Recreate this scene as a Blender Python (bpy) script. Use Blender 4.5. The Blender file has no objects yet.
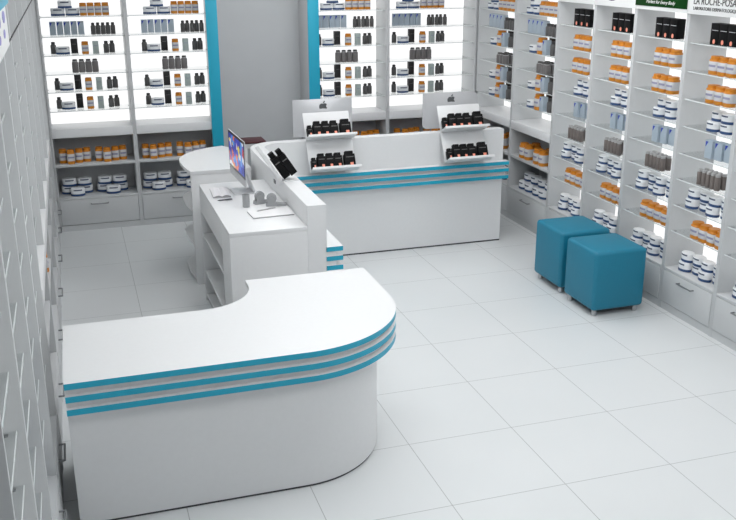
import bpy, bmesh, math, random
from mathutils import Matrix, Vector
random.seed(4)
C = bpy.context.scene.collection
PI = math.pi

# ------------------------------------------------------------------ materials
def mat(name, col, rough=.45, metal=0.0, spec=.5, noise=.02, scale=40, emit=None, es=0.0):
    m = bpy.data.materials.new(name); m.use_nodes = True
    nt = m.node_tree; b = nt.nodes['Principled BSDF']
    b.inputs['Roughness'].default_value = rough
    b.inputs['Metallic'].default_value = metal
    b.inputs['Specular IOR Level'].default_value = spec
    tc = nt.nodes.new('ShaderNodeTexCoord'); n = nt.nodes.new('ShaderNodeTexNoise')
    n.inputs['Scale'].default_value = scale
    nt.links.new(tc.outputs['Object'], n.inputs['Vector'])
    mx = nt.nodes.new('ShaderNodeMix'); mx.data_type = 'RGBA'
    mx.inputs[6].default_value = (*[c*(1-noise) for c in col], 1)
    mx.inputs[7].default_value = (*[min(1, c*(1+noise)) for c in col], 1)
    nt.links.new(n.outputs['Fac'], mx.inputs[0])
    nt.links.new(mx.outputs[2], b.inputs['Base Color'])
    if emit:
        b.inputs['Emission Color'].default_value = (*emit, 1)
        b.inputs['Emission Strength'].default_value = es
    return m

def srgb(r, g, b):
    f = lambda v: (v/255/12.92) if v/255 <= .04045 else ((v/255+.055)/1.055)**2.4
    return (f(r), f(g), f(b))

M = {}
M['white'] = mat('white_laminate', (.74, .75, .76), .38)
M['shelfwhite'] = mat('white_shelf_board', (.55, .565, .575), .5)
M['grey_back'] = mat('grey_carcass_back', (.55, .56, .57), .6)
M['wall'] = mat('grey_wall_paint', (.50, .52, .535), .7, noise=.03, scale=6)
M['ceiling'] = mat('ceiling_paint', (.8, .8, .8), .8)
M['teal'] = mat('teal_laminate', srgb(28, 162, 192), .4)
M['stool'] = mat('teal_leatherette', srgb(14, 118, 146), .5, noise=.08, scale=120)
M['lit'] = mat('backlit_acrylic', (.25, .25, .25), .4, emit=(1, 1, 1), es=1.22)
M['unlit'] = mat('unlit_acrylic', (.62, .64, .65), .4)
M['chrome'] = mat('brushed_chrome', (.5, .51, .52), .3, 1.0)
M['alu'] = mat('anodised_aluminium', (.62, .63, .65), .38, .35)
M['handle'] = mat('grey_handle_metal', (.28, .29, .3), .35, .7)
M['dark'] = mat('dark_gap', (.05, .05, .055), .7)  # near-black for painted gap shade, also for small dark parts
M['orange'] = mat('orange_plastic', srgb(206, 132, 34), .4)
M['orangecap'] = mat('orange_cap_plastic', srgb(200, 124, 26), .45)
M['label'] = mat('paper_label', (.58, .585, .61), .6)
M['print'] = mat('grey_print', srgb(140, 140, 165), .6)
M['inkprint'] = mat('dark_print', srgb(70, 80, 105), .6)
M['tubwhite'] = mat('white_tub_plastic', (.80, .82, .84), .35)
M['tubblue'] = mat('navy_tub_base', srgb(40, 72, 118), .4)
M['darkplastic'] = mat('charcoal_plastic', srgb(88, 87, 87), .4)
M['darkcap'] = mat('dark_cap_plastic', srgb(62, 61, 62), .5)
M['darkjar'] = mat('dark_grey_plastic', srgb(106, 103, 103), .35)
M['silvercap'] = mat('pale_grey_cap', srgb(165, 165, 165), .35)
M['taupe'] = mat('taupe_plastic', srgb(112, 104, 100), .4)
M['black'] = mat('black_card', srgb(30, 29, 31), .45)
M['blackbox'] = mat('black_cosmetic_card', srgb(11, 11, 13), .55, spec=.15)
M['blackcap'] = mat('black_cap', srgb(12, 12, 14), .5, spec=.15)
M['pink'] = mat('salmon_seal', srgb(240, 150, 125), .5)
M['carton'] = mat('pale_blue_card', srgb(170, 184, 196), .45)
M['cartonblue'] = mat('royal_blue_print', srgb(40, 66, 176), .45)
M['greygreen'] = mat('grey_green_card', srgb(160, 172, 170), .5)
M['signwhite'] = mat('white_sign_board', (.86, .87, .87), .5)
M['signgreen'] = mat('green_sign_face', srgb(0, 58, 8), .6, spec=.15)
M['signblack'] = mat('black_lettering', (.015, .015, .017), .5)
M['purple'] = mat('purple_print', srgb(38, 30, 92), .5)
M['violet'] = mat('violet_print', srgb(150, 145, 205), .5)
M['maroon'] = mat('maroon_padding', srgb(84, 40, 46), .5)
M['paper'] = mat('white_paper', (.80, .80, .81), .6)
M['papergrey'] = mat('paper_edge_grey', (.34, .34, .35), .6)
M['pen'] = mat('black_pen_plastic', (.05, .05, .06), .35)
M['pengrey'] = mat('grey_pen_plastic', (.4, .4, .41), .4)
M['gadget'] = mat('grey_translucent_plastic', (.34, .35, .36), .25)
M['logo'] = mat('dark_grey_logo', (.10, .105, .11), .35)
M['bezel'] = mat('black_bezel', (.02, .02, .022), .2)
M['lampglow'] = mat('added_lamp_diffuser', (.9, .9, .9), .5, emit=(1, 1, 1), es=4)

def glass_mat():
    m = bpy.data.materials.new('shelf_glass'); m.use_nodes = True
    nt = m.node_tree; nt.nodes.clear()
    o = nt.nodes.new('ShaderNodeOutputMaterial'); mx = nt.nodes.new('ShaderNodeMixShader')
    t = nt.nodes.new('ShaderNodeBsdfTransparent'); g = nt.nodes.new('ShaderNodeBsdfGlossy')
    lw = nt.nodes.new('ShaderNodeLayerWeight'); lw.inputs[0].default_value = .5
    p = nt.nodes.new('ShaderNodeMath'); p.operation = 'POWER'; p.inputs[1].default_value = 4
    nt.links.new(lw.outputs['Facing'], p.inputs[0])
    f = nt.nodes.new('ShaderNodeMath'); f.operation = 'MULTIPLY_ADD'; f.inputs[1].default_value = .5; f.inputs[2].default_value = .025
    nt.links.new(p.outputs[0], f.inputs[0])
    t.inputs['Color'].default_value = (.965, .975, .975, 1); g.inputs['Roughness'].default_value = .04
    nt.links.new(f.outputs[0], mx.inputs[0]); nt.links.new(t.outputs[0], mx.inputs[1])
    nt.links.new(g.outputs[0], mx.inputs[2]); nt.links.new(mx.outputs[0], o.inputs['Surface'])
    return m
M['glass'] = glass_mat()
M['glassedge'] = mat('glass_edge', (.72, .76, .76), .2)

def tile_mat():
    m = bpy.data.materials.new('polished_floor_tile'); m.use_nodes = True
    nt = m.node_tree; b = nt.nodes['Principled BSDF']; L = nt.links.new
    tc = nt.nodes.new('ShaderNodeTexCoord'); sp = nt.nodes.new('ShaderNodeSeparateXYZ')
    L(tc.outputs['Object'], sp.inputs[0])
    def math_(op, a, v=None, v2=None):
        n = nt.nodes.new('ShaderNodeMath'); n.operation = op
        L(a, n.inputs[0])
        if v is not None:
            if hasattr(v, 'links'): L(v, n.inputs[1])
            else: n.inputs[1].default_value = v
        return n.outputs[0]
    ds = []
    for ax in (0, 1):
        a = math_('ADD', sp.outputs[ax], 60.3)
        a = math_('MODULO', a, .6)
        a = math_('SUBTRACT', a, .3)
        ds.append(math_('ABSOLUTE', a))
    d = math_('MINIMUM', ds[0], ds[1])
    g = math_('LESS_THAN', d, .0019)
    n = nt.nodes.new('ShaderNodeTexNoise'); n.inputs['Scale'].default_value = 1.6
    n.inputs['Detail'].default_value = 4
    L(tc.outputs['Object'], n.inputs['Vector'])
    c = nt.nodes.new('ShaderNodeMix'); c.data_type = 'RGBA'
    c.inputs[6].default_value = (.645, .672, .682, 1); c.inputs[7].default_value = (.70, .72, .73, 1)
    L(n.outputs['Fac'], c.inputs[0])
    c2 = nt.nodes.new('ShaderNodeMix'); c2.data_type = 'RGBA'
    c2.inputs[7].default_value = (.36, .38, .38, 1)
    L(g, c2.inputs[0]); L(c.outputs[2], c2.inputs[6]); L(c2.outputs[2], b.inputs['Base Color'])
    b.inputs['Roughness'].default_value = .33
    b.inputs['Specular IOR Level'].default_value = .4
    return m
M['tile'] = tile_mat()

def screen_mat():
    m = bpy.data.materials.new('monitor_picture'); m.use_nodes = True
    nt = m.node_tree; b = nt.nodes['Principled BSDF']; L = nt.links.new
    tc = nt.nodes.new('ShaderNodeTexCoord'); v = nt.nodes.new('ShaderNodeTexVoronoi')
    mp = nt.nodes.new('ShaderNodeMapping'); mp.inputs['Scale'].default_value = (20, 20, 24)
    L(tc.outputs['Object'], mp.inputs[0]); L(mp.outputs[0], v.inputs['Vector'])
    v.inputs['Scale'].default_value = 1
    r = nt.nodes.new('ShaderNodeValToRGB'); r.color_ramp.interpolation = 'CONSTANT'
    cols = [(0, (20, 60, 200)), (.22, (60, 150, 235)), (.36, (235, 235, 240)), (.5, (235, 120, 50)), (.6, (30, 50, 170)), (.72, (240, 220, 60)), (.82, (205, 40, 60)), (.92, (40, 70, 210))]
    e = r.color_ramp.elements
    for i, (p, c) in enumerate(cols):
        el = e[i] if i < 2 else e.new(p)
        el.position = p; el.color = (*srgb(*c), 1)
    s = nt.nodes.new('ShaderNodeSeparateColor'); L(v.outputs['Color'], s.inputs[0])
    L(s.outputs[0], r.inputs[0]); L(r.outputs[0], b.inputs['Emission Color'])
    b.inputs['Base Color'].default_value = (.02, .02, .02, 1)
    b.inputs['Emission Strength'].default_value = .8; b.inputs['Roughness'].default_value = .2
    return m
M['screen'] = screen_mat()

# ------------------------------------------------------------------ mesh helpers
CACHE = {}
class MB:
    """collects shapes in one bmesh; builds ONE mesh"""
    def __init__(s): s.bm = bmesh.new(); s.mats = []
    def mi(s, m):
        if m not in s.mats: s.mats.append(m)
        return s.mats.index(m)
    def box(s, x0, x1, y0, y1, z0, z1, m, bev=0, mtx=None, seg=2):
        i = s.mi(m); b = bmesh.new()
        bmesh.ops.create_cube(b, size=1)
        for v in b.verts:
            v.co = Vector(((x0+x1)/2+v.co.x*(x1-x0), (y0+y1)/2+v.co.y*(y1-y0), (z0+z1)/2+v.co.z*(z1-z0)))
        if bev: bmesh.ops.bevel(b, geom=b.edges[:], offset=bev, segments=seg, profile=.5, affect='EDGES')
        if mtx is not None: bmesh.ops.transform(b, matrix=mtx, verts=b.verts)
        s.merge(b, i); return s
    def merge(s, b, i=None):
        vm = {v: s.bm.verts.new(v.co) for v in b.verts}
        for f in b.faces:
            try:
                nf = s.bm.faces.new([vm[v] for v in f.verts])
                nf.material_index = f.material_index if i is None else i
                nf.smooth = f.smooth
            except ValueError: pass
        b.free()
    def lathe(s, prof, m, n=18, sx=1, sy=1, at=(0, 0, 0), mtx=None, front=None, pw=1.0):
        """prof [(r,z)]; front = {row: (half_angle, material)} recolours the faces that look to -y"""
        i = s.mi(m); b = bmesh.new(); rings = []
        for r, z in prof:
            ring = []
            for k in range(n):
                a = 2*PI*k/n; c, d = math.cos(a), math.sin(a)
                if pw != 1:
                    c = math.copysign(abs(c)**pw, c); d = math.copysign(abs(d)**pw, d)
                ring.append(b.verts.new((at[0]+r*c*sx, at[1]+r*d*sy, at[2]+z)))
            rings.append(ring)
        for j in range(len(rings)-1):
            for k in range(n):
                f = b.faces.new((rings[j][k], rings[j][(k+1) % n], rings[j+1][(k+1) % n], rings[j+1][k]))
                f.smooth = True; f.material_index = i
                if front and j in front:
                    a = 2*PI*(k+.5)/n
                    if abs(((a-1.5*PI+PI) % (2*PI))-PI) < front[j][0]: f.material_index = s.mi(front[j][1])
        for ring, rev in ((rings[0], True), (rings[-1], False)):
            f = b.faces.new(ring[::-1] if rev else ring); f.material_index = i
        if mtx is not None: bmesh.ops.transform(b, matrix=mtx, verts=b.verts)
        s.merge(b); return s
    def prism(s, pts, z0, z1, m, side=None, mtx=None, smooth=False):
        """pts ccw outline; side(nx, ny) -> material for the side faces"""
        i = s.mi(m); b = bmesh.new()
        lo = [b.verts.new((x, y, z0)) for x, y in pts]; hi = [b.verts.new((x, y, z1)) for x, y in pts]
        n = len(pts)
        fs = [b.faces.new(lo[::-1]), b.faces.new(hi)]
        for f in fs: f.material_index = i
        for k in range(n):
            f = b.faces.new((lo[k], lo[(k+1) % n], hi[(k+1) % n], hi[k])); f.material_index = i
            f.smooth = smooth
            if side:
                dx, dy = pts[(k+1) % n][0]-pts[k][0], pts[(k+1) % n][1]-pts[k][1]
                L = math.hypot(dx, dy) or 1
                mm = side(dy/L, -dx/L, pts[k])
                if mm: f.material_index = s.mi(mm)
        if mtx is not None: bmesh.ops.transform(b, matrix=mtx, verts=b.verts)
        s.merge(b); return s
    def tube(s, pts, r, m, n=8):
        i = s.mi(m); pts = [Vector(p) for p in pts]; b = bmesh.new(); rings = []
        for k, p in enumerate(pts):
            t = (pts[min(k+1, len(pts)-1)]-pts[max(k-1, 0)]).normalized()
            u = t.cross(Vector((0, 0, 1)) if abs(t.z) < .9 else Vector((1, 0, 0))).normalized(); w = t.cross(u)
            rings.append([b.verts.new(p+u*r*math.cos(2*PI*q/n)+w*r*math.sin(2*PI*q/n)) for q in range(n)])
        for j in range(len(rings)-1):
            for k in range(n):
                f = b.faces.new((rings[j][k], rings[j][(k+1) % n], rings[j+1][(k+1) % n], rings[j+1][k])); f.smooth = True
        b.faces.new(rings[0][::-1]); b.faces.new(rings[-1])
        bmesh.ops.recalc_face_normals(b, faces=b.faces[:])
        s.merge(b, i); return s
    def mesh(s, name):
        s.bm.normal_update()
        for f in s.bm.faces: f.smooth = True
        for e in s.bm.edges: e.smooth = len(e.link_faces) == 2 and e.calc_face_angle(4) < .6
        me = bpy.data.meshes.new(name); s.bm.to_mesh(me); s.bm.free()
        for k in s.mats: me.materials.append(M[k])
        return me
    def build(s, name, parent=None, loc=None):
        return link(name, s.mesh(name), parent, loc)

def link(name, me, parent=None, loc=None, rot=None):
    o = bpy.data.objects.new(name, me); C.objects.link(o)
    if parent: o.parent = parent
    if loc: o.location = loc
    if rot: o.rotation_euler = rot
    return o
def cached(key, fn, name):
    if key not in CACHE:
        mb = MB(); fn(mb); CACHE[key] = mb.mesh(name)
    return CACHE[key]
def tag(o, label=None, cat=None, group=None, kind=None):
    if label: o['label'] = label
    if cat: o['category'] = cat
    if group: o['group'] = group
    if kind: o['kind'] = kind
    return o
def empty(name, loc=(0, 0, 0), rz=0):
    o = bpy.data.objects.new(name, None); C.objects.link(o); o.location = loc; o.rotation_euler = (0, 0, rz)
    o.empty_display_size = .1
    return o
def arc(cx, cy, rx, ry, a0, a1, n=14):
    return [(cx+rx*math.cos(math.radians(a0+(a1-a0)*k/n)), cy+ry*math.sin(math.radians(a0+(a1-a0)*k/n))) for k in range(n+1)]

# ------------------------------------------------------------------ key planes (metres)
YB, XR, XL = 3.51, 2.443, -1.753          # shelf fronts: back, right, left
DEP = .335
BZ = [1.955, 1.785, 1.62, 1.455, 1.297, 1.125]
TZ = [1.906, 1.717, 1.53, 1.345, 1.155, .972, .783, .592]
WB, WR, WL, WF = YB+DEP+.02, XR+DEP+.02, XL-DEP-.02, -7.0
CEIL = 3.0

# ------------------------------------------------------------------ setting
def struct(name, mb): return tag(mb.build(name), kind='structure')
struct('floor', MB().box(WL-.1, WR+.1, WF-.1, WB+.1, -.1, 0, 'tile'))
struct('ceiling', MB().box(WL-.1, WR+.1, WF-.1, WB+.1, CEIL, CEIL+.1, 'ceiling'))
struct('wall_back', MB().box(WL-.1, WR+.1, WB, WB+.1, 0, CEIL, 'wall'))
struct('wall_front', MB().box(WL-.1, WR+.1, WF-.1, WF, 0, CEIL, 'wall'))
struct('wall_left', MB().box(WL-.1, WL, WF, WB, 0, CEIL, 'wall'))
struct('wall_right', MB().box(WR, WR+.1, WF, WB, 0, CEIL, 'wall'))

# ------------------------------------------------------------------ shelving bays
PT = .018
def handle_mesh(mb):
    mb.tube([(-.078, 0, 0), (-.078, -.027, 0), (.078, -.027, 0), (.078, 0, 0)], .0052, 'handle', 8)
def glass_mesh(w):
    def fn(mb):
        mb.box(PT+.002, w-PT-.002, .025, DEP-.022, -.007, 0, 'glass')
        mb.box(PT+.002, w-PT-.002, .022, .025, -.007, 0, 'glassedge')
    return fn
def bay(kind, loc, rz, w, label, group, sign=True):
    root = empty('shelving_unit', loc, rz); tag(root, label, 'shelving unit', group)
    P = lambda key, nm, fn, loc=None, par=None: link(nm, cached((kind, round(w, 3), key, sign), fn, nm), par or root, loc)
    top = 2.42
    P('sl', 'side_panel', lambda b: b.box(0, PT, 0, DEP, 0, top, 'shelfwhite', .001))
    P('sr', 'side_panel', lambda b: b.box(w-PT, w, 0, DEP, 0, top, 'shelfwhite', .001))
    P('tp', 'top_board', lambda b: b.box(PT, w-PT, 0, DEP, top-.02, top, 'shelfwhite'))
    P('pl', 'plinth', lambda b: b.box(PT, w-PT, .004, .03, 0, .055, 'shelfwhite'))
    bz = .32
    P('bb', 'bottom_board', lambda b: b.box(PT, w-PT, 0, DEP-.012, bz-.018, bz, 'shelfwhite', .001))
    dr = P('dr', 'drawer', lambda b: b.box(PT+.003, w-PT-.003, -.003, .2, .06, bz-.021, 'shelfwhite', .0015))
    P('ha', 'handle', handle_mesh, (w/2, -.003, .255), dr)
    if kind == 'ledge':
        P('cs', 'cubby_shelf', lambda b: b.box(PT, w-PT, .004, DEP-.012, .612, .637, 'shelfwhite', .001))
        P('lg', 'ledge', lambda b: b.box(PT, w-PT, -.004, DEP-.012, .885, .965, 'white', .003))
        P('bk', 'back_panel', lambda b: b.box(PT, w-PT, DEP-.012, DEP, .055, .95, 'grey_back'))
        P('lp', 'light_panel', lambda b: b.box(PT, w-PT, DEP-.014, DEP, .966, top-.02, 'lit'))
        zs = BZ
    else:
        P('bk', 'back_panel', lambda b: b.box(PT, w-PT, DEP-.012, DEP, .055, bz, 'grey_back'))
        P('lp', 'light_panel', lambda b: b.box(PT, w-PT, DEP-.014, DEP, bz, top-.02, 'lit'))
        zs = TZ
    gm = cached(('glass', round(w, 3)), glass_mesh(w), 'glass_shelf')
    pm = cached(('peg',), lambda b: b.box(-.006, .006, -.012, .012, -.013, -.0075, 'handle', .001), 'shelf_support')
    for z in zs:
        g = link('glass_shelf', gm, root, (0, 0, z))
        for x in (PT+.006, w-PT-.006):
            for y in (.06, DEP-.06): link('shelf_support', pm, g, (x, y, 0))
    if kind == 'tall' and sign:
        P('sb', 'sign_board', lambda b: b.box(.002, w-.002, -.012, 0, 2.092, top, 'signwhite', .002))
    return root

BW, B1X, B2X = .735, -1.745, -1.0
bays = {}
B3w, B4w = .705, .95
bays['B1'] = (bay('ledge', (-1.75, YB, 0), 0, .75, 'white backlit shelving bay on the back wall, nearest the left wall', 'back wall shelving bays'), .75, 'back bay beside left wall')
bays['B2'] = (bay('ledge', (-1.0, YB, 0), 0, .765, 'white backlit shelving bay on the back wall, just left of the grey recess', 'back wall shelving bays'), .765, 'back bay left of recess')
bays['B3'] = (bay('ledge', (.762, YB, 0), 0, .725, 'white backlit shelving bay on the back wall, just right of the grey recess', 'back wall shelving bays'), .725, 'back bay right of recess')
bays['B4'] = (bay('ledge', (1.487, YB, 0), 0, .953, 'white backlit shelving bay on the back wall, in the right corner', 'back wall shelving bays'), .953, 'back bay in right corner')
RR = -PI/2
bays['R1'] = (bay('ledge', (XR, 3.508, 0), RR, .83, 'white ledge shelving bay on the right wall, in the far corner', 'right wall ledge bays'), .83, 'right-wall corner ledge bay')
bays['R2'] = (bay('ledge', (XR, 2.677, 0), RR, .797, 'white ledge shelving bay on the right wall, beside the tall bays', 'right wall ledge bays'), .797, 'ledge bay beside tall bays')
TY = [1.88, 1.295, .735, .12, -.465, -1.05]
tl = ['farthest tall white bay on the right wall, under a blank white sign', 'second farthest tall white bay on right wall, under the purple emblem', 'tall white bay on the right wall under the green sign', 'tall white bay on the right wall under the black-lettered sign', 'nearest tall white bay on the right wall, cut by the frame edge']
td = ['farthest tall bay', 'tall bay under purple emblem', 'tall bay under green sign', 'tall bay under black-lettered sign', 'tall bay at frame edge']
for i in range(5):
    w = TY[i]-TY[i+1]
    bays['T%d' % (i+1)] = (bay('tall', (XR, TY[i], 0), RR, w, tl[i], 'right wall tall bays'), w, td[i])
ords = ['first', 'second', 'third', 'fourth', 'fifth', 'sixth', 'seventh', 'eighth', 'ninth', 'tenth', 'eleventh']
LE = [3.475, 3.07] + [3.07-.792*k for k in range(1, 6)] + [-.89-.585*k for k in range(1, 5)]
for i in range(len(LE)-1):
    k_ = 'ledge' if 1 <= i <= 5 else 'tall'; w = LE[i]-LE[i+1]
    bays['L%d' % (i+1)] = (bay(k_, (XL, LE[i+1], 0), PI/2, w, '%s white shelving bay on the left wall, counted from the back corner' % ords[i], 'left wall shelving bays', sign=False), w, '%s left-wall bay from back' % ords[i])
    link('gap_shade_strip', cached(('gap_shade', round(w, 3)), lambda b: b.box(.03, w-.03, -.004, 0, 2.134, 2.141, 'dark'), 'gap_shade_strip'), bays['L%d' % (i+1)][0])  # dark strip painted as the shade in the gap above the bay
# corner filler and grey fascia above the left bays
tag(MB().box(XL-.02, XL, 3.477, YB-.002, 0, 2.42, 'shelfwhite', .001).build('filler_panel'), 'narrow white filler panel closing the back left corner', 'panel')
# teal pilasters either side of the recess
for x0, x1, nm, xa, xb in ((-.285, -.18, 'left', -.198, -.18), (.677, .785, 'right', .677, .695)):
    r = MB().box(xa, xb, YB-.004, WB-.002, 0, 2.42, 'grey_back', .001).build('pilaster')
    tag(r, 'pilaster with teal face on the back wall, %s of the grey recess' % nm, 'pilaster', 'teal pilasters')
    MB().box(x0, x1, YB-.022, YB-.005, 0, 2.42, 'teal', .001).build('teal_face', r)

# ------------------------------------------------------------------ signs
def text_mesh(body, size, name, mat_, shear=0, spacing=1.0, extrude=.0008):
    cu = bpy.data.curves.new(name, 'FONT'); cu.body = body; cu.size = size; cu.shear = shear
    cu.space_character = spacing; cu.extrude = extrude; cu.align_x = 'LEFT'
    o = bpy.data.objects.new(name, cu); C.objects.link(o)
    bpy.context.view_layer.update()
    me = bpy.data.meshes.new_from_object(o.evaluated_get(bpy.context.evaluated_depsgraph_get()))
    bpy.data.objects.remove(o); bpy.data.curves.remove(cu)
    me.materials.clear(); me.materials.append(M[mat_])
    w = max(v.co.x for v in me.vertices); return me, w
def sign_child(bay_key, nm): return [c for c in bays[bay_key][0].children if c.name.split('.')[0] == nm][0]
def put_text(bay_key, body, size, width, u0, z, mat_, shear=0):
    me, w = text_mesh(body, size, 'lettering', mat_, shear)
    o = link('lettering', me, sign_child(bay_key, 'sign_board'), (u0, -.0135, z), (PI/2, 0, 0))
    o.scale = (width/w, 1, 1); return o
g = MB().box(.006, .609, -.016, -.011, 2.118, 2.415, 'signgreen', .001).build('green_panel', sign_child('T3', 'sign_board'))
me, w = text_mesh('Perfect for Every Body', .032, 'lettering', 'signwhite', .3)
o = link('lettering', me, g, (.14, -.0175, 2.140), (PI/2, 0, 0)); o.scale = (.34/w, 1, 1)
put_text('T4', 'LA ROCHE-POSAY', .064, .46, .055, 2.157, 'signblack')
put_text('T4', 'LABORATOIRE DERMATOLOGIQUE', .030, .45, .058, 2.121, 'signblack')
MB().lathe([(.10, 0), (.10, .002)], 'purple', 28, 1, .55, mtx=Matrix.Translation((.24, -.012, 2.188)) @ Matrix.Rotation(PI/2, 4, 'X')).build('purple_emblem', sign_child('T2', 'sign_board'))
# left wall sign
ls = MB().box(XL+.001, XL+.015, -2.75, -1.30, 2.142, 2.292, 'signwhite', .002).build('wall_sign')
tag(ls, 'white sign with violet marks and teal top over the left-wall shelving', 'sign')
MB().box(XL+.001, XL+.018, -2.75, -1.08, 2.2925, 2.50, 'teal', .002).build('teal_header', ls)
for (y, z, ry, rz_) in ((-1.50, 2.262, .07, .022), (-1.56, 2.205, .05, .016), (-1.78, 2.262, .06, .022), (-1.85, 2.205, .05, .016), (-2.1, 2.24, .06, .03)):
    MB().lathe([(1, 0), (1, .0015)], 'violet', 18, rz_, ry, mtx=Matrix.Translation((XL+.0151, y, z)) @ Matrix.Rotation(PI/2, 4, 'Y')).build('violet_mark', ls)

# ------------------------------------------------------------------ products
def pill(r, h):
    k = ('pill', r, h)
    body = cached(k+('b',), lambda m: m.lathe([(r*.94, 0), (r, .006), (r, h*.80), (r*.90, h*.83)], 'orange', 16, pw=.62), 'pill_bottle')
    lab = cached(k+('l',), lambda m: m.lathe([(r*1.012, h*.22), (r*1.02, h*.225), (r*1.02, h*.42), (r*1.02, h*.54), (r*1.02, h*.715), (r*1.012, h*.72)], 'label', 16, front={2: (.75, 'print')}, pw=.62), 'label_band')
    cap = cached(k+('c',), lambda m: m.lathe([(r*.93, h*.82), (r*.95, h*.83), (r*.95, h*.98), (r*.88, h)], 'orangecap', 14), 'cap')
    return body, [('label_band', lab), ('cap', cap)]
def tub(w=.115, d=.082, h=.066):
    k = ('tub', w, d, h); r = w/2; sy = d/w
    body = cached(k+('b',), lambda m: m.lathe([(r*.9, h*.02), (r*.97, h*.06), (r*.97, h*.62)], 'tubwhite', 20, 1, sy, front={1: (.62, 'inkprint')} if False else None), 'cream_tub')
    base = cached(k+('s',), lambda m: m.lathe([(r*.95, 0), (r*1.0, h*.04), (r*1.0, h*.26), (r*.97, h*.28)], 'tubblue', 20, 1, sy), 'base_band')
    lid = cached(k+('l',), lambda m: m.lathe([(r*.99, h*.60), (r*1.0, h*.62), (r*1.0, h*.70), (r*1.0, h*.86), (r*.98, h*.93), (r*.9, h)], 'tubwhite', 20, 1, sy, front={2: (.5, 'inkprint')}), 'lid')
    return body, [('base_band', base), ('lid', lid)]
def dbottle(r, h, mbody='darkplastic', mcap='darkcap', kind='dark_bottle'):
    k = (kind, r, h)
    body = cached(k+('b',), lambda m: m.lathe([(r*.92, 0), (r, .004), (r, h*.68), (r*.86, h*.76), (r*.6, h*.80), (r*.6, h*.82)], mbody, 14, front={1: (.5, mbody)}), kind)
    cap = cached(k+('c',), lambda m: m.lathe([(r*.66, h*.81), (r*.68, h*.82), (r*.68, h*.98), (r*.58, h)], mcap, 12), 'cap')
    return body, [('cap', cap)]
def djar(r, h):
    k = ('djar', r, h)
    body = cached(k+('b',), lambda m: m.lathe([(r*.9, 0), (r, .004), (r, h*.72), (r*.9, h*.80), (r*.72, h*.83)], 'darkjar', 16, pw=.8), 'dark_bottle')
    ring = cached(k+('r',), lambda m: m.lathe([(r*.76, h*.82), (r*.78, h*.825), (r*.78, h*.88), (r*.76, h*.885)], 'silvercap', 16), 'collar')
    cap = cached(k+('c',), lambda m: m.lathe([(r*.72, h*.88), (r*.74, h*.885), (r*.74, h*.98), (r*.66, h)], 'darkcap', 16), 'cap')
    return body, [('collar', ring), ('cap', cap)]
def slim(r, h):
    k = ('slim', r, h)
    body = cached(k+('b',), lambda m: m.lathe([(r*.9, 0), (r, .004), (r, h*.78), (r*.86, h*.84)], 'taupe', 12), 'slim_bottle')
    cap = cached(k+('c',), lambda m: m.lathe([(r*.84, h*.84), (r*.86, h*.85), (r*.86, h*.97), (r*.76, h)], 'silvercap', 12), 'cap')
    return body, [('cap', cap)]
def carton(w, d, h):
    def body(m): m.box(-w/2, w/2, -d/2, d/2, 0, h, 'carton', .0015)
    def mk(m):
        m.prism([(-w*.42, h*.62), (-w*.05, h*.93), (-w*.42, h*.93)], 0, .0008, 'cartonblue', mtx=Matrix.Translation((0, -d/2, 0)) @ Matrix.Rotation(PI/2, 4, 'X'))
    return cached(('carton', w, d, h), body, 'medicine_carton'), [('printed_mark', cached(('cartonm', w, d, h), mk, 'printed_mark'))]
def bcarton(w, d, h, m_='black', nm='black_carton'):
    return cached((nm, w, d, h), lambda m: (m.box(-w/2, w/2, -d/2, d/2, 0, h, m_, .0015), m.box(-w*.3, w*.3, -d/2-.0005, -d/2, h*.62, h*.66, 'print' if m_ != 'black' else 'darkplastic')), nm), []
def cosm(w, d, h):
    body = cached(('cosm', w, d, h), lambda m: (m.box(-w/2, w/2, -d/2, d/2, 0, h, 'blackbox', .0015), m.box(-w*.36, w*.40, -d/2-.0006, -d/2, h*.66, h*.685, 'label')), 'cosmetic_box')
    seal = cached(('cosms', w, d, h), lambda m: m.lathe([(.012, 0), (.012, .001)], 'pink', 16, 1, 1.25, mtx=Matrix.Translation((0, -d/2, .020)) @ Matrix.Rotation(PI/2, 4, 'X')), 'seal')
    return body, [('seal', seal)]
def rbox(w, d, h):
    def body(m):
        m.box(-w/2, w/2, -d/2, d/2, 0, h*.80, 'blackbox', .004)
        m.box(-w*.36, w*.36, -d/2-.0006, -d/2+.001, h*.58, h*.62, 'darkplastic')
    cap = cached(('rboxc', w, d, h), lambda m: m.box(-w*.38, w*.38, -d*.38, d*.38, h*.80, h, 'blackcap', .004), 'cap')
    seal = cached(('rboxs', w, d, h), lambda m: m.box(-w*.02, w*.28, -d/2-.0012, -d/2, .010, .034, 'pink'), 'seal')
    return cached(('rbox', w, d, h), body, 'black_pack'), [('cap', cap), ('seal', seal)]

def put(kind, name, root, u, v, z, label, cat, group, rot=0, jit=.0):
    me, kids = kind
    rz = root.rotation_euler.z
    p = Matrix.Rotation(rz, 3, 'Z') @ Vector((u, v, z+(.0007 if z < 2 else 0)))
    o = link(name, me, None, Vector(root.location)+p, (0, 0, rz+rot+random.uniform(-jit, jit)))
    tag(o, label, cat, group)
    for nm, m in kids: link(nm, m, o)
    return o
ORD = ['leftmost', 'second', 'third', 'fourth', 'fifth', 'sixth']
def frm(i, n):
    if n == 1: return 'only'
    if i == 0: return 'leftmost'
    if i == n-1: return 'rightmost'
    return ORD[i]+' from left'
def row_label(i, n, what):
    f = frm(i, n)
    if f in ('leftmost', 'rightmost', 'only'): return f+' '+what
    return '%s %s from left' % (ORD[i], what)
def shelf_name(i): return ['top', 'second', 'third', 'fourth', 'fifth', 'sixth', 'seventh', 'eighth'][i]

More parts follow.
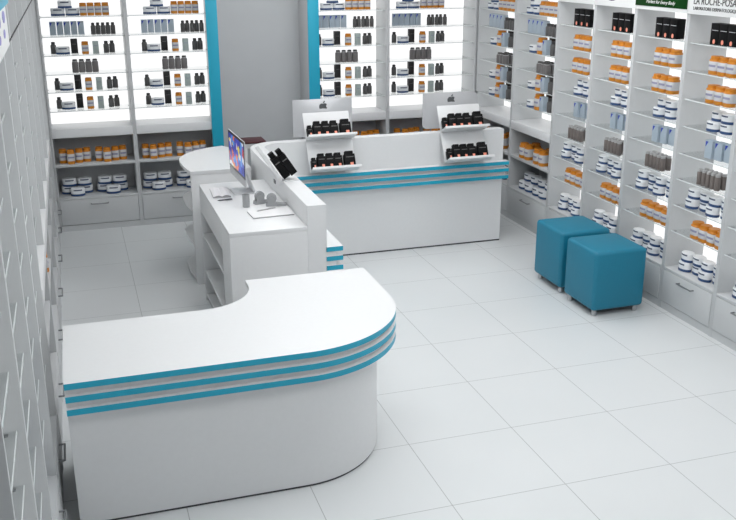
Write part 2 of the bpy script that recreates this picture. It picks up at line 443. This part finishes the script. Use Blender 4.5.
PB, PBb, PBt, PBr = pill(.0305, .110), pill(.0342, .130), pill(.042, .118), pill(.043, .142)
T1t, T1, T2_ = tub(.110, .082, .066), tub(.122, .085, .066), tub(.132, .094, .074)
DB, DJ, SL = dbottle(.025, .106), djar(.0285, .118), slim(.0205, .108)
CA, CAt = carton(.054, .036, .118), carton(.074, .05, .122)
DBs = dbottle(.0212, .104)
BC, GC, CO = bcarton(.06, .045, .130), bcarton(.053, .04, .112, 'greygreen', 'grey_carton'), cosm(.08, .07, .135)

def fill_glass(key, off=0.0, skip=()):
    root, w, d = bays[key]
    G = lambda s: s+' on '+('back wall shelves' if key[0] == 'B' else 'right wall ledge shelves')
    def lab(i, n, what, s): return row_label(i, n, what)+', %s glass shelf, %s' % (shelf_name(s), d)
    z = BZ[0]
    for i, (u, v) in enumerate(((.177, .17), (.303, .17))):
        put(T1, 'cream_tub', root, u+off, v, z, '%s lower white tub, top glass shelf, %s' % (('left', 'right')[i], d), 'tub', G('white tubs'))
    put(T1, 'cream_tub', root, .242+off, .17, z+.066, 'white tub resting on two others, top glass shelf, %s' % d, 'tub', G('white tubs'))
    for i in range(4): put(PB, 'pill_bottle', root, .396+i*.0645+off, .15, z, lab(i, 4, 'orange pill bottle', 0), 'pill bottle', G('orange pill bottles'))
    z = BZ[1]
    for i in range(5): put(CA, 'medicine_carton', root, .12+i*.061+off, .21+.012*(i % 2), z, lab(i, 5, 'pale blue carton', 1), 'carton', G('pale blue cartons'), jit=.08)
    for i in range(5): put(DBs, 'dark_bottle', root, .468+i*.0435+off, .17+.01*(i % 2), z, lab(i, 5, 'dark bottle', 1), 'bottle', G('dark bottles'))
    for s in (2, 4, 5):
        z = BZ[s]; t = '%s glass shelf, %s' % (shelf_name(s), d)
        put(DB, 'dark_bottle', root, .108+off, .20, z, 'dark bottle at left behind the tub, '+t, 'bottle', G('dark bottles'))
        put(T1, 'cream_tub', root, .187+off, .15, z, 'white blue-based tub, '+t, 'tub', G('white tubs'))
        put(BC, 'black_carton', root, .29+off, .2, z, 'tall plain black carton, '+t, 'carton', G('black cartons'))
        put(PB, 'pill_bottle', root, .382+off, .12, z, 'single orange pill bottle, '+t, 'pill bottle', G('orange pill bottles'))
        put(GC, 'grey_carton', root, .474+off, .10, z, 'slim grey-green carton, '+t, 'carton', G('grey cartons'))
        put(DB, 'dark_bottle', root, .568+off, .16, z, 'left dark bottle of end pair, '+t, 'bottle', G('dark bottles'))
        put(DB, 'dark_bottle', root, .620+off, .18, z, 'right dark bottle of end pair, '+t, 'bottle', G('dark bottles'))
    z = BZ[3]
    for i in range(4): put(DJ, 'dark_bottle', root, .28+i*.0585+off, .13, z, lab(i, 4, 'wide dark bottle', 3), 'bottle', G('wide dark bottles'))
def fill_cubby(key, u0, tubs=True, oranges=True, clusters=(0, 1)):
    root, w, d = bays[key]; G = lambda s: s+' in the base cubbies'
    for c in clusters:
        b = u0+c*.325; cn = ('left', 'right')[c]
        if oranges:
            for nm, u, v in (('back left', .035, .10), ('front', .105, .045), ('middle', .18, .085), ('back right', .25, .11)):
                put(PBb, 'pill_bottle', root, b+u, v, .637, '%s orange pill bottle of %s cluster, upper cubby, %s' % (nm, cn, d), 'pill bottle', G('orange pill bottles'), jit=.2)
        if tubs:
            s = 1.0
            for nm, u, v, z in (('back left', .06, .20, 0), ('front', .14, .09, 0), ('back right', .215, .20, 0), ('upper left', .072, .19, .0745), ('upper right', .208, .19, .0745)):
                put(T2_, 'cream_tub', root, b-.005+u, v, .32+z, '%s white tub of %s stack, lower cubby, %s' % (nm, cn, d), 'tub', G('white tubs'))
for k, off in (('B1', .0), ('B2', .055), ('B3', -.03), ('B4', .025)): fill_glass(k, off)
fill_cubby('B1', .055); fill_cubby('B2', .055)
fill_cubby('B3', .06, tubs=False); fill_cubby('B4', .1, tubs=False)

def cubby_right(key, us=(.20, .40)):
    root, w, d = bays[key]; G = 'products in the right-wall base cubbies'
    for c, b in enumerate(us):
        cn = ('far', 'near')[c]
        for nm, u, v in (('far', .025, .065), ('near', .118, .07), ('back', .075, .16)):
            put(PBr, 'pill_bottle', root, b+u, v-.015, .637, '%s orange bottle of %s cluster, upper cubby, %s' % (nm, cn, d), 'pill bottle', 'orange bottles in the right-wall base cubbies')
        for nm, u, v, z in (('far lower', .0, .10, 0), ('near lower', .125, .10, 0), ('back lower', .06, .215, 0), ('far upper', .01, .15, .0745), ('near upper', .146, .15, .0745)):
            put(T2_, 'cream_tub', root, b+u-.04, v, .32+z, '%s white tub of %s stack, lower cubby, %s' % (nm, cn, d), 'tub', 'white tubs in the right-wall base cubbies')
cubby_right('R2', (.19, .47)); cubby_right('R1', (.16, .46))

def fill_ledge_right(key, off=0.0):
    root, w, d = bays[key]; G = lambda q: q+' on right wall ledge shelves'
    sh = lambda q: '%s glass shelf, %s' % (shelf_name(q), d)
    z = BZ[0]
    for nm, u, v, dz in (('left lower', .186, .07, 0), ('right lower', .314, .07, 0), ('upper', .254, .07, .066)):
        put(T1, 'cream_tub', root, u+off, v, z+dz, '%s white tub, %s' % (nm, sh(0)), 'tub', G('white tubs'))
    for i in range(4): put(PBt, 'pill_bottle', root, .43+i*.088+off, .07, z, row_label(i, 4, 'orange pill bottle')+', '+sh(0), 'pill bottle', G('orange pill bottles'))
    z = BZ[1]
    for i in range(4): put(CAt, 'medicine_carton', root, .19+i*.082+off, .08, z, row_label(i, 4, 'pale blue carton')+', '+sh(1), 'carton', G('pale blue cartons'), jit=.06)
    for i in range(4): put(DB, 'dark_bottle', root, .535+i*.056+off, .06, z, row_label(i, 4, 'dark bottle')+', '+sh(1), 'bottle', G('dark bottles'))
    for q in (2, 4, 5):
        z = BZ[q]
        put(T1, 'cream_tub', root, .275+off, .07, z, 'white blue-based tub, '+sh(q), 'tub', G('white tubs'))
        put(PBr, 'pill_bottle', root, .442+off, .06, z, 'single orange pill bottle, '+sh(q), 'pill bottle', G('orange pill bottles'))
        put(CAr, 'medicine_carton', root, .530+off, .055, z, 'wide pale carton with blue print, '+sh(q), 'carton', G('pale blue cartons'))
        put(BCr, 'black_carton', root, .50+off, .14, z, 'plain black carton behind the pale one, '+sh(q), 'carton', G('black cartons'))
        put(DBr, 'dark_bottle', root, .622+off, .075, z, 'large dark bottle at right, '+sh(q), 'bottle', G('dark bottles'))
    z = BZ[3]
    for r_ in range(2):
        for i in range(3): put(DJr, 'dark_bottle', root, .435+i*.066+off, .05+r_*.07, z, row_label(i, 3, '%s-row wide dark bottle' % ('front', 'back')[r_])+', '+sh(3), 'bottle', G('wide dark bottles'))
CAr, BCr, DBr, DJr = carton(.068, .05, .128), bcarton(.09, .05, .146), dbottle(.032, .125), djar(.032, .10)
fill_ledge_right('R1', .0); fill_ledge_right('R2', .0)

def fill_tall(key, rows=range(9), off=0.0):
    root, w, d = bays[key]
    W = 'left' if key[0] == 'L' else 'right'
    G = lambda s: '%s on the %s wall tall bays' % (s, W)
    sh = lambda s: ('%s glass shelf, %s' % (shelf_name(s), d)) if s < 8 else 'bottom board, %s' % d
    Z = TZ+[.32]
    for s in rows:
        z = Z[s]
        if s == 0:
            for i in range(3): put(CO, 'cosmetic_box', root, .222+i*.084+off, .085, z, row_label(i, 3, 'black box')+', '+sh(s), 'box', G('black boxes'))
        elif s in (1, 2, 7):
            n = 4 if s == 7 else 3
            for i in range(n): put(PBt, 'pill_bottle', root, .245+i*.088+off, .075+.0*i, z, row_label(i, n, 'orange pill bottle')+', '+sh(s), 'pill bottle', G('orange pill bottles'))
        elif s == 3:
            for nm, u, v, dz in (('lower left', .268, .09, 0), ('lower right', .382, .11, 0), ('lower back', .29, .20, 0), ('upper left', .266, .125, .066), ('upper right', .382, .11, .066)):
                put(T1t, 'cream_tub', root, u+off, v, z+dz, '%s white tub of stack, %s' % (nm, sh(s)), 'tub', G('white tubs'))
        elif s == 4:
            for i in range(3): put(CAt, 'medicine_carton', root, .245+i*.085+off, .11+.012*i, z, row_label(i, 3, 'pale blue carton')+', '+sh(s), 'carton', G('pale blue cartons'))
        elif s == 5:
            for r_ in range(2):
                for i in range(5): put(SL, 'slim_bottle', root, .225+i*.046+off, .06+r_*.05, z, row_label(i, 5, 'taupe bottle')+' in %s row, ' % ('front', 'back')[r_]+sh(s), 'bottle', G('taupe bottles'))
        else:
            for c in range(2):
                b = (.140, .365)[c]
                for nm, u, v, dz in (('lower left', .0, .085, 0), ('lower right', .106, .125, 0), ('upper left', -.004, .105, .066), ('upper right', .107, .12, .066)):
                    if nm == 'lower right': pass
                    put(T1t, 'cream_tub', root, b+u+off, v if dz else v, z+dz, '%s white tub of %s stack, %s' % (nm, ('left', 'right')[c], sh(s)), 'tub', G('white tubs'))
for k in ('T1', 'T2', 'T3', 'T4'): fill_tall(k, off=(0 if k != 'T2' else -.01))
fill_tall('T5', rows=(8,))
for k in ('L8', 'L9'): fill_tall(k, rows=(6, 8))
for k in ('L5',): fill_cubby(k, .08)

# ------------------------------------------------------------------ front counter
fc = empty('reception_counter', (-.85, -1.0, 0)); tag(fc, 'white curved reception counter with three teal edge bands in the foreground', 'counter')
def rel(pts): return [(x+.85, y+1.0) for x, y in pts]
def outline(ins, back_ins=0):
    xr, yf, xl, yb = -.012-ins, -1.507+ins*.72, -1.680, -.445-back_ins
    cx, cy = -.612, -.91
    p = [(xl, yf)] + arc(cx, cy, xr-cx, cy-yf, -90, 0, 44)
    p[1:] = [(x, y) for x, y in arc(cx, cy, xr-cx, cy-yf, -90, 0, 44)]
    p += [(xr, yb), (-.705+back_ins, yb)]
    p += [(x, y) for x, y in arc(-1.0, -.53, .295+back_ins, .295+back_ins, 0, -90, 18)]
    p += [(xl, -.825-back_ins)]
    return p
def band_side(nx, ny, p):
    if ny < -.02 or (nx > .3 and p[0] > -.6): return 'teal'
TH, TP = .029, .0615
for k in range(3):
    b = MB(); b.prism(rel(outline(0, .0 if k == 0 else .02)), .75-k*TP-TH, .75-k*TP, 'white', side=band_side)
    b.build('countertop' if k == 0 else 'teal_band', fc)
for k in range(2):
    MB().prism(rel(outline(.035, .02)), .75-(k+1)*TP+.0002, .75-k*TP-TH-.0002, 'white').build('spacer', fc)
b = MB(); b.prism(rel(outline(.1, .02)), .012, .745, 'white'); b.build('body', fc)
b = MB(); b.prism(rel(outline(.106, .03)), 0, .0125, 'dark'); b.build('plinth', fc)  # dark base strip, painted as the shadow line of the toe gap

# ------------------------------------------------------------------ L-shaped service counter
sc = empty('service_counter', (-.1, 2.0, 0)); tag(sc, 'white L-shaped service counter with raised front wall and teal bands', 'counter')
def relc(pts): return [(x+.1, y-2.0) for x, y in pts]
WZ = 1.018
def wall_outline(o=0):
    # customer side in front, staff side behind
    p = [(-.225, .02), (-.105-o, .02), (-.105-o, 1.85)]
    p += arc(.045-o, 1.85+o*0, .15, .15, 180, 90, 12)[1:]
    p += [(2.045, 2.0), (2.045, 2.1)]
    p += arc(.045, 1.83, .27, .27, 90, 180, 16)
    return p
MB().prism(relc(wall_outline()), .012, WZ, 'white').build('front_wall', sc)
MB().prism(relc(wall_outline(.01)), 0, .0125, 'dark').build('plinth', sc)  # same dark strip, toe-gap shadow put in as colour
def band_outline():
    q = [(-.11, .02), (0, .02)]
    q += [(0, 1.78)] + arc(.15, 1.78, .15, .15, 180, 90, 12)[1:] + [(2.075, 1.93), (2.075, 2.005), (.045, 2.005)]
    q += arc(.045, 1.85, .155, .155, 90, 180, 10)
    return q
def cside(nx, ny, p):
    if nx > .05 or ny < -.05: return 'teal'
for k in range(3):
    zt = .742-k*TP
    MB().prism(relc(band_outline()), zt-.03, zt, 'white', side=cside).build('teal_band', sc)
    if k < 2:
        q = [(-.11, .03), (-.04, .03), (-.04, 1.80)] + arc(.13, 1.80, .17, .17, 180, 90, 12)[1:] + [(2.05, 1.97), (2.05, 2.004), (.045, 2.004)] + arc(.045, 1.85, .154, .154, 90, 180, 10)
        MB().prism(relc(q), zt-TP+.0002, zt-.0302, 'white').build('spacer', sc)
off = (.1, -2.0, 0)
def bx(name, x0, x1, y0, y1, z0, z1, m='white', bev=.0015, par=None): return MB().box(x0+.1, x1+.1, y0-2, y1-2, z0, z1, m, bev).build(name, par or sc)
bx('desktop', -.708, -.226, .02, 1.34, .860, .887)
bx('end_panel', -.708, -.226, .0205, .34, 0, .8595)
bx('apron', -.706, -.688, .341, 1.3, .685, .8595)
bx('far_panel', -.708, -.226, 1.305, 1.339, 0, .8595)
bx('desk_back', -.262, -.226, .341, 1.304, 0, .8595)
for z in (.50, .215): bx('shelf', -.70, -.263, .341, 1.304, z, z+.022)
bx('bottom_shelf', -.70, -.263, .341, 1.304, .03, .05)
bx('cable_outlet', -.229, -.2245, .93, .98, .945, .972, 'bezel', 0)
bx('rear_desktop', .08, 2.0, 2.101, 2.70, .860, .887)
bx('rear_end_panel', 1.90, 1.94, 2.101, 2.68, 0, .8595)
bx('rear_end_panel', .10, .14, 2.14, 2.68, 0, .8595)

# corner cabinet behind the desk
cc = empty('corner_cabinet', (-.5, 2.0, 0)); tag(cc, 'white corner cabinet with rounded top and open side shelves behind the desk', 'cabinet')
def cab_outline(i=0):
    p = [(-.728+i, 1.655+i), (-.262-i, 1.655+i), (-.262-i, 2.42)]
    p += [(-.30-i, 2.50-i)]
    p += arc(-.25, 2.0, .52-i, .58-i, 100, 165, 14)
    p += [(-.762+i, 2.02), (-.748+i, 1.80)]
    return [(x+.5, y-2) for x, y in p]
MB().prism(cab_outline(), .885, .912, 'white').build('cabinet_top', cc)
MB().box(-.226, .236, -.342, -.30, 0, .8845, 'white', .0015).build('front_panel', cc)
MB().box(-.05, .236, -.2995, .40, 0, .8845, 'white', .0015).build('carcass', cc)
def qsh():
    p = [(-.722, 1.701), (-.551, 1.701), (-.551, 2.41)]
    p += arc(-.45, 2.05, .305, .38, 110, 165, 10) + [(-.745, 1.9)]
    return [(x+.5, y-2) for x, y in p]
for z in (.02, .30, .58): MB().prism(qsh(), z, z+.02, 'white').build('shelf', cc)

# ------------------------------------------------------------------ display racks
TH_ = math.radians(27)
def rack(loc, label, tiers, w=.392):
    r = empty('display_rack', loc); tag(r, label, 'display rack', 'countertop display racks')
    for (dy, dz, hgt) in tiers:
        mt = Matrix.Translation((0, dy, dz)) @ Matrix.Rotation(-TH_, 4, 'X')
        MB().box(0, w, 0, .006, 0, hgt, 'white', .001, mt).build('back_panel', r)
        b = MB(); b.box(-.004, w+.012, -.128, 0, -.010, 0, 'white', .001, mt)
        b.box(-.004, w+.012, -.131, -.125, -.018, .003, 'white', .001, mt)
        b.build('tray', r)
    return r
RB = [rbox(.069, .055, .128), rbox(.042, .045, .100), rbox(.090, .055, .134)]
def fill_rack(r, tiers, nm):
    for ti, (dy, dz, h) in enumerate(tiers):
        for i, (kind, u, v) in enumerate(((1, .026, -.050), (0, .088, -.060), (0, .159, -.055), (0, .229, -.055), (2, .326, -.060))):
            lx = Vector((u, v, .0005)); lx = Matrix.Rotation(-TH_, 3, 'X') @ lx
            me, kids = RB[kind]
            o = link('black_pack', me, None, Vector(r.location)+Vector((0, dy, dz))+lx, (-TH_, 0, 0))
            tag(o, '%s black pack on the %s tray of the %s counter rack' % (('leftmost small', 'second', 'third', 'fourth', 'rightmost wide')[i], ('upper', 'lower')[ti], nm), 'pack', 'black packs on the counter racks')
            for n_, m_ in kids: link(n_, m_, o)
tiers = [(0, 1.034, .225), (-.115, .79, .262)]
ra = rack((.262, 1.992, 0), 'white two-tier display rack on the back counter, nearest the desk', tiers); fill_rack(ra, tiers, 'left')
rb_ = rack((1.446, 1.992, 0), 'white two-tier display rack at the right end of the back counter', tiers); fill_rack(rb_, tiers, 'right')

# rack seen edge-on, standing on the desk wall
rc = empty('display_rack', (-.228, .69, WZ)); tag(rc, 'white leaning display rack seen edge-on atop the desk wall', 'display rack', 'countertop display racks')
LA = math.radians(33)
mt = Matrix.Rotation(-LA, 4, 'Y')
MB().box(-.014, .010, 0, .06, .010, .30, 'white', .001, mt).build('back_panel', rc)
MB().box(.010, .118, 0, .10, .0005, .006, 'white', .001).build('tray', rc)
packs = [rbox(.050, .06, .20)]
for i, (dx, dy, dz, nm) in enumerate(((.040, .036, .013, 'left'), (.098, .040, .036, 'right'))):
    me, kids = packs[0]
    # stands on the tray, leaning on the panel
    m4 = Matrix.Translation(Vector(rc.location)) @ mt @ Matrix.Translation((.045+.0525*i, .032, .002-.010*i)) @ Matrix.Rotation(0, 4, 'Z')
    o = link('black_pack', me); o.matrix_world = m4
    o.rotation_euler = m4.to_euler(); o.location = m4.translation
    tag(o, '%s tall black pack leaning in the edge-on rack above the desk' % nm, 'pack', 'black packs on the counter racks')
    link('cap', kids[0][1], o)

# ------------------------------------------------------------------ computers
def logo_pts():
    right = [(0, .80), (.12, .86), (.30, .90), (.48, .84), (.60, .72), (.50, .60), (.46, .46), (.50, .30), (.64, .20), (.58, .02), (.44, -.20), (.28, -.30), (.14, -.27), (0, -.22)]
    left = [(-.14, -.27), (-.28, -.30), (-.46, -.16), (-.60, .08), (-.66, .34), (-.62, .60), (-.48, .80), (-.30, .88), (-.12, .86)]
    return [(x*.055, (y-.3)*.055) for x, y in (left+right)][::-1]
def leaf_pts():
    return [(x*.055, (y-.3)*.055) for x, y in [(-.02, .94), (.04, 1.14), (.16, 1.26), (.28, 1.30), (.26, 1.14), (.16, 1.0)]]
def ccw(p):
    a = sum(p[i][0]*p[(i+1) % len(p)][1]-p[(i+1) % len(p)][0]*p[i][1] for i in range(len(p)))
    return p if a > 0 else p[::-1]
def computer(loc, rz, label):
    """screen looks to local -y; foot on z=0"""
    r = empty('desktop_computer', loc, rz); tag(r, label, 'computer', 'silver desktop computers')
    W_, H_, z0 = .528, .318, .085
    def shell(m):
        i = m.mi('alu'); b = bmesh.new(); nx, nz = 16, 12; g_ = []
        for a in range(nx+1):
            row = []
            for c in range(nz+1):
                x, z = -1+2*a/nx, -1+2*c/nz
                t = (1-x*x)*(1-z*z)
                row.append(b.verts.new((x*W_/2, .006+.030*t, z0+H_/2+z*H_/2)))
            g_.append(row)
        for a in range(nx):
            for c in range(nz):
                f = b.faces.new((g_[a][c], g_[a][c+1], g_[a+1][c+1], g_[a+1][c])); f.smooth = True
        m.merge(b, i); m.box(-W_/2, W_/2, 0, .006, z0, z0+H_, 'alu')
    link('housing', cached(('pc', 'h'), shell, 'housing'), r)
    link('bezel', cached(('pc', 'b'), lambda m: m.box(-W_/2+.003, W_/2-.003, -.0015, 0, z0+.056, z0+H_-.003, 'bezel'), 'bezel'), r)
    link('screen', cached(('pc', 's'), lambda m: m.box(-W_/2+.022, W_/2-.022, -.0025, -.0014, z0+.074, z0+H_-.02, 'screen'), 'screen'), r)
    ft = lambda m: (m.box(-.095, .095, -.045, .125, 0, .007, 'alu', .003),
                    m.box(-.08, .08, -.006, .006, 0, .175, 'alu', .002, Matrix.Translation((0, .10, .009)) @ Matrix.Rotation(math.radians(20), 4, 'X')))
    link('stand', cached(('pc', 'f'), ft, 'stand'), r)
    def lg(m):
        mt_ = Matrix.Translation((0, .0255, z0+H_*.785)) @ Matrix.Rotation(PI/2, 4, 'X') @ Matrix.Rotation(PI, 4, 'Y')
        m.prism(ccw(logo_pts()), -.001, .003, 'logo', mtx=mt_); m.prism(ccw(leaf_pts()), -.001, .003, 'logo', mtx=mt_)
    link('logo', cached(('pc', 'l'), lg, 'logo'), r)
    return r
computer((-.475, 1.02 , .8876), -PI/2+math.radians(2), 'silver desktop computer with colourful screen on the white desk')
computer((.525, 2.44, .8876), PI+PI, 'silver desktop computer seen from behind, above the left counter rack').rotation_euler.z = PI
computer((1.713, 2.44, .8876), PI, 'silver desktop computer seen from behind, above the right counter rack')

# ------------------------------------------------------------------ things on the desk
DZ = .8876
nb = empty('notebook', (-.603, 1.015, DZ), math.radians(-3)); tag(nb, 'open white notebook lying on the desk left of the computer', 'notebook')
def page(sgn):
    def fn(m):
        i = m.mi('paper'); j = m.mi('papergrey'); b = bmesh.new(); n = 8; top = []; bot = []
        for k in range(n+1):
            x = sgn*k/n*.062; z = .010+.007*math.sin(PI*min(1, k/n*1.15))*(1 if k < n else .6)
            top.append([b.verts.new((x, y, z)) for y in (-.125, .125)]); bot.append([b.verts.new((x, y, .001)) for y in (-.125, .125)])
        for k in range(n):
            f = b.faces.new((top[k][0], top[k+1][0], top[k+1][1], top[k][1])); f.material_index = i; f.smooth = True
            for q in (0, 1):
                f = b.faces.new((bot[k][q], bot[k+1][q], top[k+1][q], top[k][q])); f.material_index = j
            f = b.faces.new((bot[k][0], bot[k][1], bot[k+1][1], bot[k+1][0])); f.material_index = j
        f = b.faces.new((bot[n][0], bot[n][1], top[n][1], top[n][0])); f.material_index = j
        bmesh.ops.recalc_face_normals(b, faces=b.faces[:]); m.merge(b)
    return fn
for s_ in (-1, 1):
    mb = MB(); page(s_)(mb); mb.build('page_block', nb)
def pen(loc, a, m_, label, r=.0045, L=.1):
    b = MB(); rot = Matrix.Rotation(PI/2, 4, 'Y')
    b.lathe([(r*.3, 0), (r, .014), (r, L*.55), (r*1.1, L*.56), (r*1.1, L*.62), (r, L*.63), (r, L), (r*.6, L+.003)], m_, 10, mtx=rot)
    o = b.build('pen', None, loc); o.rotation_euler = (0, 0, a); tag(o, label, 'pen')
    mb = MB(); mb.box(L*.62, L*.98, -.0012, .0012, r, r+.002, 'chrome' if m_ == 'pen' else m_); mb.build('clip', o)
pen((-.655, .808, DZ+.005), math.radians(5), 'pen', 'black pen lying on the desk in front of the notebook')
pc = MB().lathe([(.022, 0), (.024, .003), (.024, .085), (.021, .085), (.021, .006)], 'gadget', 18).build('pen_cup', None, (-.497, .60, DZ))
tag(pc, 'small grey pen cup on the desk in front of the computer', 'cup')
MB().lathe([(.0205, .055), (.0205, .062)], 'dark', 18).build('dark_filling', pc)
pd = MB().box(-.135, .135, -.085, .085, .0, .0065, 'papergrey', .001).build('writing_pad', None, (-.378, .385, DZ)); pd.rotation_euler.z = math.radians(3)
tag(pd, 'flat white writing pad with grey edge near the desk front', 'pad')
MB().box(-.134, .134, -.084, .084, .0065, .009, 'paper').build('top_sheet', pd)
pen((-.462, .425, DZ+.014), math.radians(20), 'pengrey', 'grey pen lying on the white writing pad', .0045, .14)
def dispenser(loc, a, label):
    r = empty('tape_dispenser', loc, a); tag(r, label, 'tape dispenser', 'tape dispensers on the desk')
    b = MB(); b.prism([(-.06, 0), (.075, 0), (.078, .014), (.04, .016), (.0, .022), (-.055, .022)], -.022, .022, 'gadget', mtx=Matrix.Rotation(PI/2, 4, 'X')); b.build('base', r)
    for y in (-.02, .014):
        b = MB(); b.prism([(-.05, .018), (.01, .018), (.004, .05), (-.012, .066), (-.03, .066), (-.045, .05)], y, y+.006, 'gadget', mtx=Matrix.Rotation(PI/2, 4, 'X')); b.build('side_cheek', r)
    b = MB(); b.lathe([(.017, -.012), (.033, -.012), (.033, .012), (.017, .012)], 'gadget', 20, mtx=Matrix.Translation((-.02, 0, .052)) @ Matrix.Rotation(PI/2, 4, 'X'))
    b.lathe([(.012, -.0125), (.014, -.0125), (.014, .0125)], 'dark', 16, mtx=Matrix.Translation((-.02, 0, .052)) @ Matrix.Rotation(PI/2, 4, 'X')); b.build('tape_roll', r)
dispenser((-.375, .665, DZ), math.radians(15), 'left grey tape dispenser on the desk behind the writing pad')
dispenser((-.31, .575, DZ), math.radians(-10), 'right grey tape dispenser on the desk behind the writing pad')

# ------------------------------------------------------------------ stools
def stool(loc, label):
    r = empty('cube_stool', loc); tag(r, label, 'stool', 'teal cube stools')
    def body(m): m.box(-.21, .21, -.21, .21, .045, .485, 'stool', .028, None, 4)
    o = link('padded_body', cached(('stool', 'b'), body, 'padded_body'), r)
    for p in o.data.polygons: p.use_smooth = True
    link('base_frame', cached(('stool', 'f'), lambda m: m.box(-.165, .165, -.165, .165, .028, .0449, 'dark'), 'base_frame'), r)
    for x in (-.165, .165):
        for y in (-.165, .165):
            link('foot', cached(('stool', 'l'), lambda m: m.lathe([(.017, 0), (.02, .004), (.02, .032), (.014, .0449)], 'chrome', 14), 'foot'), r, (x, y, 0))
    return r
stool((2.066, .285, 0), 'teal upholstered cube stool nearest the camera, right of the counters')
stool((2.078, .79, 0), 'teal upholstered cube stool behind the front stool, beside the right shelving')

# ------------------------------------------------------------------ maroon-topped side table in the recess
st = empty('side_table', (.085, 3.42, 0)); tag(st, 'small side table with maroon top before the grey recess wall', 'table')
MB().box(-.11, .11, -.12, .12, .765, .785, 'maroon', .005).build('table_top', st)
MB().box(-.10, .10, -.11, .11, .72, .7649, 'white', .002).build('apron', st)
for x in (-.085, .085):
    for y in (-.095, .095): MB().box(x-.013, x+.013, y-.013, y+.013, 0, .7199, 'white', .002).build('leg', st)

# ------------------------------------------------------------------ lamps: unseen ceiling panels added to light the room
def lamp(x, y, sx, sy, e, label):
    r = MB().box(-sx/2-.02, sx/2+.02, -sy/2-.02, sy/2+.02, -.03, 0, 'white', .002).build('added_ceiling_light', None, (x, y, CEIL)); tag(r, label, 'ceiling light', 'added ceiling light panels')
    MB().box(-sx/2, sx/2, -sy/2, sy/2, -.034, -.0301, 'lampglow').build('diffuser', r)
    L = bpy.data.lights.new('added_panel_lamp', 'AREA'); L.shape = 'RECTANGLE'; L.size = sx; L.size_y = sy; L.energy = e*.3
    o = bpy.data.objects.new('added_panel_lamp', L); C.objects.link(o); o.location = (x, y, CEIL-.04)
for i, (x, y, e) in enumerate(((-.4, -3.6, 20), (1.5, -3.6, 30), (-.4, -1.4, 15), (1.5, -1.4, 30), (-.4, .8, 9), (1.5, .8, 27), (.5, 2.6, 12))):
    lamp(x, y, 1.2, 1.2, e, '%s unseen ceiling panel added to light the room, counted from the front' % ords[i])

w = bpy.data.worlds.new('room_world'); bpy.context.scene.world = w; w.use_nodes = True
w.node_tree.nodes['Background'].inputs[0].default_value = (.8, .85, .9, 1)
w.node_tree.nodes['Background'].inputs[1].default_value = .1

# ------------------------------------------------------------------ camera
f, pi_, ya, ro = 923.327, .321711, .30806, -.003345
F = Vector((math.sin(ya)*math.cos(pi_), math.cos(ya)*math.cos(pi_), -math.sin(pi_)))
R = Vector((math.cos(ya), -math.sin(ya), 0)); U = R.cross(F)
R2 = R*math.cos(ro)+U*math.sin(ro); U2 = -R*math.sin(ro)+U*math.cos(ro)
cd = bpy.data.cameras.new('camera'); co = bpy.data.objects.new('camera', cd); C.objects.link(co)
cd.sensor_width = 36; cd.sensor_fit = 'HORIZONTAL'; cd.lens = f/736*36; cd.clip_start = .02
mm = Matrix((R2, U2, -F)).transposed().to_4x4(); mm.translation = (-1.52353, -5.281457, 2.485747)
co.matrix_world = mm
bpy.context.scene.camera = co
vs = bpy.context.scene.view_settings
vs.view_transform = 'Standard'; vs.look = 'None'; vs.gamma = 1; vs.exposure = -.27; vs.use_curve_mapping = False
